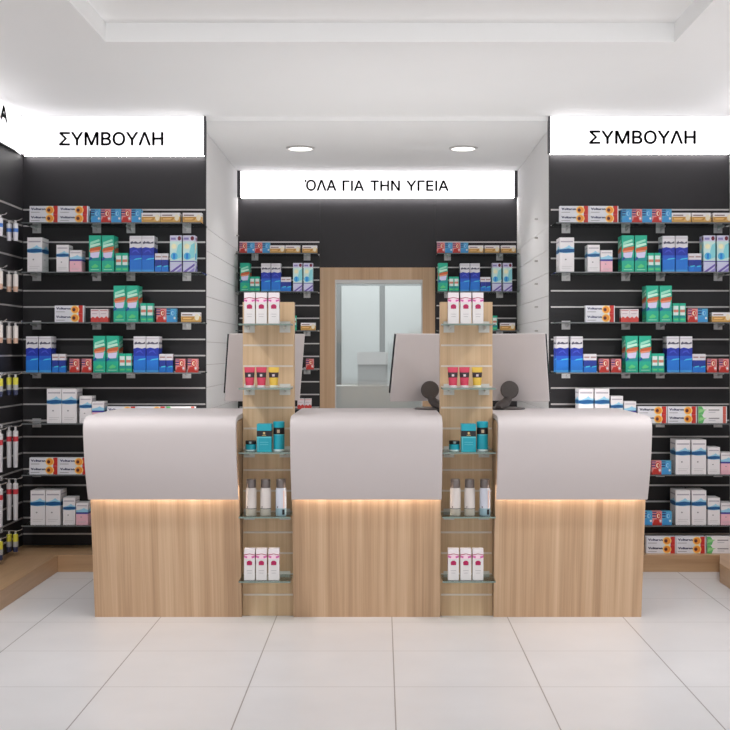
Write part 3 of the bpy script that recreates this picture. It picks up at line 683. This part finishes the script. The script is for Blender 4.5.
for sd in ('left', 'right'):
    XX = {'left': (249, 260.8, 273.2), 'right': (453.2, 464.8, 477.6)}[sd]
    for i, px in enumerate(XX):
        src = tp if i < 2 else ty
        o = src if src not in seq else copy_tree(src)
        if src not in seq: seq.append(src)
        stick(o, 1.52 - .3255, px)
        tag(o, ('pink cream tube with black band, %s of two, on %s oak column' % (('left', 'right')[i], sd)) if i < 2 else ('yellow cream tube with black band on the %s oak column' % sd), 'tube', 'cream tubes on the oak columns')

TQ = P(20, 158, 178); TQ2 = P(30, 170, 186); GOLD = P(206, 180, 120); EBL = P(22, 22, 28)
def teal_jar():
    r = root('cream_jar')
    mb = MB(); mb.lathe([(.025, 0, P(200, 222, 222)), (.028, .003, P(200, 222, 222)), (.028, .010, TQ), (.028, .034), (.025, .037)], TQ, 28); mb.build('jar_body', r)
    mb = MB(); mb.lathe([(.0265, .0372), (.0275, .039), (.0275, .053), (.026, .055)], EBL, 28); l = mb.build('lid', r)
    mb = MB(); mb.face([(-.006, -.0281, .041), (.006, -.0281, .041), (.006, -.0281, .052), (-.006, -.0281, .052)], P(120, 150, 150)); mb.build('emblem', l)
    return r
def teal_box():
    o = carton('cream_box', .074, .141, .07, [(0, .06, TQ2), (.06, .5, TQ), (.5, .55, P(90, 190, 200)), (.55, .76, EBL), (.76, 1, TQ)],
        [('e', .5, .655, .13, .07, P(70, 66, 60)), ('e', .5, .675, .07, .045, GOLD), ('r', .36, .64, .585, .60, GOLD), ('r', .06, .1, .04, .5, P(110, 204, 214)), ('r', .2, .8, .34, .352, P(120, 206, 216)), ('r', .2, .8, .26, .27, P(120, 206, 216))])
    return o
def teal_bottle():
    r = root('serum_bottle')
    mb = MB(); mb.lathe([(.027, 0, P(206, 224, 226)), (.029, .002, P(206, 224, 226)), (.029, .012, TQ), (.029, .084, P(96, 196, 206)), (.029, .088, EBL), (.0285, .120, EBL), (.026, .122)], TQ, 28); b = mb.build('bottle_body', r)
    mb = MB(); mb.lathe([(.0285, .1222), (.0295, .125), (.0295, .149), (.026, .153)], TQ, 28); mb.build('cap', r)
    mb = MB(); mb.face([(-.007, -.0294, .096), (.007, -.0294, .096), (.007, -.0294, .112), (-.007, -.0294, .112)], P(180, 160, 130)); mb.build('emblem', b)
    return r
tj, tb, tbo = teal_jar(), teal_box(), teal_bottle()
for n, sd in enumerate(('left', 'right')):
    XX = {'left': (250, 264, 278.2), 'right': (454.8, 468.8, 483)}[sd]
    for src, px, lab, cat, grp in ((tj, XX[0], 'small turquoise cream jar with black lid, %s oak column', 'jar', 'cream jars on the oak columns'),
                                   (tb, XX[1], 'turquoise box with black band and gold emblem, %s oak column', 'box', 'turquoise boxes on the oak columns'),
                                   (tbo, XX[2], 'turquoise bottle with black band, right of turquoise box, %s oak column', 'bottle', 'turquoise bottles on the oak columns')):
        if src is tb: o = src.copy(); COL.objects.link(o)
        else: o = src if n == 0 else copy_tree(src)
        stick(o, 1.52 - .651, px); o.location.y += .01
        tag(o, lab % sd, cat, grp)

CAPM = pmat('bottle_cap_grey', (122, 114, 112), rough=.3, metal=.5)
def spray(pale):
    r = root('spray_bottle'); B = P(214, 206, 202) if not pale else P(206, 210, 222)
    base = P(182, 176, 164) if not pale else P(150, 178, 190)
    mb = MB(); mb.lathe([(.026, 0, base), (.0275, .002, base), (.0275, .034, EBL if not pale else base), (.0275, .037, B), (.0275, .132, B), (.025, .140)], B, 28); b = mb.build('bottle_body', r)
    mb = MB(); mb.lathe([(.024, .1402), (.0245, .143), (.0245, .180), (.022, .184)], CAPM, 28); mb.build('cap', r)
    mb = MB()
    if pale:
        mb.box(.008, .020, -.0272, -.022, .006, .032, EBL)
        mb.box(.012, .019, -.0268, -.022, .038, .128, P(236, 206, 196))
    mb.box(-.018, -.014, -.0272, -.022, .040, .048, P(110, 100, 100)); mb.build('label', b)
    return r
s1, s2 = spray(False), spray(True); used = []
for sd in ('left', 'right'):
    XX = {'left': (250.3, 264.9, 280.4), 'right': (455.8, 470.2, 485.6)}[sd]
    for i, px in enumerate(XX):
        src = s1 if i < 2 else s2
        o = src if src not in used else copy_tree(src); used.append(src)
        stick(o, 1.52 - .3255 * 3, px); o.location.y += .01
        tag(o, ('white bottle with grey cap, %s of two alike, on %s oak column' % (('left', 'right')[i], sd)) if i < 2 else ('pale blue bottle with grey cap and dark mark, %s oak column' % sd), 'bottle', 'grey-capped bottles on the oak columns')

# ------------------------------------------------------------------ goods hanging on hooks, left side wall
def hang(kind):
    r = root('hanging_tube')
    if kind == 'long':
        cols = [(0, .72, P(206, 204, 208)), (.72, .86, P(196, 52, 64)), (.86, 1, P(216, 212, 214))]; h = .24
    elif kind == 'blue': cols = [(0, .5, P(216, 214, 222)), (.5, .72, P(70, 120, 196)), (.72, 1, P(222, 222, 228))]; h = .112
    elif kind == 'brown': cols = [(0, .3, P(196, 160, 140)), (.3, 1, P(218, 210, 206))]; h = .115
    else: cols = [(0, .3, P(44, 50, 84)), (.3, .6, P(170, 170, 170)), (.6, 1, P(214, 206, 70))]; h = .115
    mb = MB(); prof = []
    for a, b, m in cols:
        prof.append((.0155 if a > 0 else .013, -h + a * h * .93, m)); prof.append((.0155, -h + (b - .001) * h * .93, m))
    prof.append((.010, -h * .05, cols[-1][2]))
    mb.lathe(prof, cols[-1][2], 16, ay=1.5); b = mb.build('tube_body', r)
    mb = MB(); mb.box(-.001, .001, -.018, .018, -h * .06, .012, P(222, 220, 222)); mb.build('hang_tab', r)
    return r
HK = [hang('blue'), hang('brown'), hang('brown'), hang('yellow'), hang('long'), hang('long'), hang('yellow')]
LK = ['white and blue hanging tube', 'white hanging tube with tan base', 'white hanging tube with tan base', 'yellow and navy hanging tube', 'long clear hanging tube with red band', 'long clear hanging tube with red band', 'yellow and navy hanging tube']
hk0 = None
for i in range(7):
    H = ROWS[i] - .007
    for j, Y in enumerate((7.44, 7.14)):
        if hk0 is None:
            hk0 = root('display_hook')
            mb = MB(); mb.box(.0005, .006, -.014, .014, -.012, .012, BRACKET); mb.build('hook_plate', hk0)
            mb = MB(); mb.tube([(.004, 0, 0), (.05, 0, 0), (.10, 0, -.001), (.118, 0, .003), (.130, 0, .012)], .0028, CHROME, 8); mb.build('hook_wire', hk0); h = hk0
        else: h = copy_tree(hk0)
        h.location = (XL + .0135, Y, H)
        tag(h, 'chrome hook on the left side wall, %s row, %s the corner' % (RN[i], ('nearest', 'second from')[j]), 'hook', 'hooks on the left side wall')
        for q, X in enumerate((-2.272, -2.312)):
            if j == 1 and q == 1: continue
            o = HK[i] if (j == 0 and q == 0) else copy_tree(HK[i])
            o.location = (X, Y, H - .0145)
            tag(o, '%s, %s, %s row' % (LK[i], ('front on corner hook', 'rear on corner hook')[q] if j == 0 else 'on the hook cut by photo edge', RN[i]), 'tube', 'tubes hanging on the left side wall')

# ------------------------------------------------------------------ light
def area(name, loc, sxx, syy, power, col=(1, 1, 1), rot=(0, 0, 0)):
    l = bpy.data.lights.new(name, 'AREA'); l.shape = 'RECTANGLE'; l.size = sxx; l.size_y = syy; l.energy = power; l.color = col
    o = bpy.data.objects.new(name, l); COL.objects.link(o); o.location = loc; o.rotation_euler = rot; return o
area('tray_fill_light', (.04, 3.8, 3.0), 2.4, 2.0, 32, (1, .99, .985))  # unseen fill lamp added inside the tray
for i, px in enumerate((300.5, 463.3)):
    l = bpy.data.lights.new('downlight_lamp', 'SPOT'); l.energy = 30; l.spot_size = math.radians(120); l.spot_blend = .8; l.shadow_soft_size = .08; l.color = (1, .98, .96)
    o = bpy.data.objects.new('downlight_lamp', l); COL.objects.link(o); o.location = (sx(px, 8.92), 8.92, HN - .02)
area('ceiling_fill_uplight', (0, 7.32, .7), 2.5, .35, 24, (1, .99, .985), (math.pi, 0, 0))   # unseen fill added behind the counters to brighten the ceiling
for x in (-1.85, 1.85):  # unseen spots added to brighten the aisle floors
    l = bpy.data.lights.new('aisle_fill_spot', 'SPOT'); l.energy = 150; l.spot_size = math.radians(110); l.spot_blend = 1; l.shadow_soft_size = .12
    o = bpy.data.objects.new('aisle_fill_spot', l); COL.objects.link(o); o.location = (x, 5.0, HC - .04); o.rotation_euler = (math.radians(28), 0, 0)
area('back_room_fill_light', (0, 11.3, 2.88), 2.2, 1.6, 46, (.98, 1, 1))  # unseen lamp added to light the room behind the door
wld = bpy.data.worlds.new('World'); SC.world = wld; wld.use_nodes = True
bg = wld.node_tree.nodes['Background']; bg.inputs[1].default_value = 1.0
nt = wld.node_tree; tc = nt.nodes.new('ShaderNodeTexCoord'); sp = nt.nodes.new('ShaderNodeSeparateXYZ'); rp = nt.nodes.new('ShaderNodeValToRGB'); mr = nt.nodes.new('ShaderNodeMapRange')
mr.inputs['From Min'].default_value = -1; mr.inputs['From Max'].default_value = 1
nt.links.new(tc.outputs['Generated'], sp.inputs[0]); nt.links.new(sp.outputs[2], mr.inputs[0]); nt.links.new(mr.outputs[0], rp.inputs[0]); nt.links.new(rp.outputs[0], bg.inputs[0])
rp.color_ramp.elements[0].position = .42; rp.color_ramp.elements[0].color = (1.7, 1.7, 1.7, 1)   # brighter lower half, added as fill to lift the ceiling
rp.color_ramp.elements[1].position = .55; rp.color_ramp.elements[1].color = (.62, .63, .64, 1)

# ------------------------------------------------------------------ camera
cd = bpy.data.cameras.new('camera'); cam = bpy.data.objects.new('camera', cd); COL.objects.link(cam)
cam.location = (0, 0, EYE); cam.rotation_euler = (math.radians(90), 0, 0)
cd.sensor_fit = 'HORIZONTAL'; cd.sensor_width = 36; cd.lens = 36 * F / 730
cd.shift_x = (365 - PX) / 730; cd.shift_y = (PY - 365) / 730
cd.clip_end = 60
SC.camera = cam
SC.view_settings.view_transform = 'Standard'; SC.view_settings.look = 'None'; SC.view_settings.gamma = 1
SC.view_settings.use_curve_mapping = False; SC.view_settings.exposure = 0.0
SC.cycles.max_bounces = 10; SC.cycles.transparent_max_bounces = 16
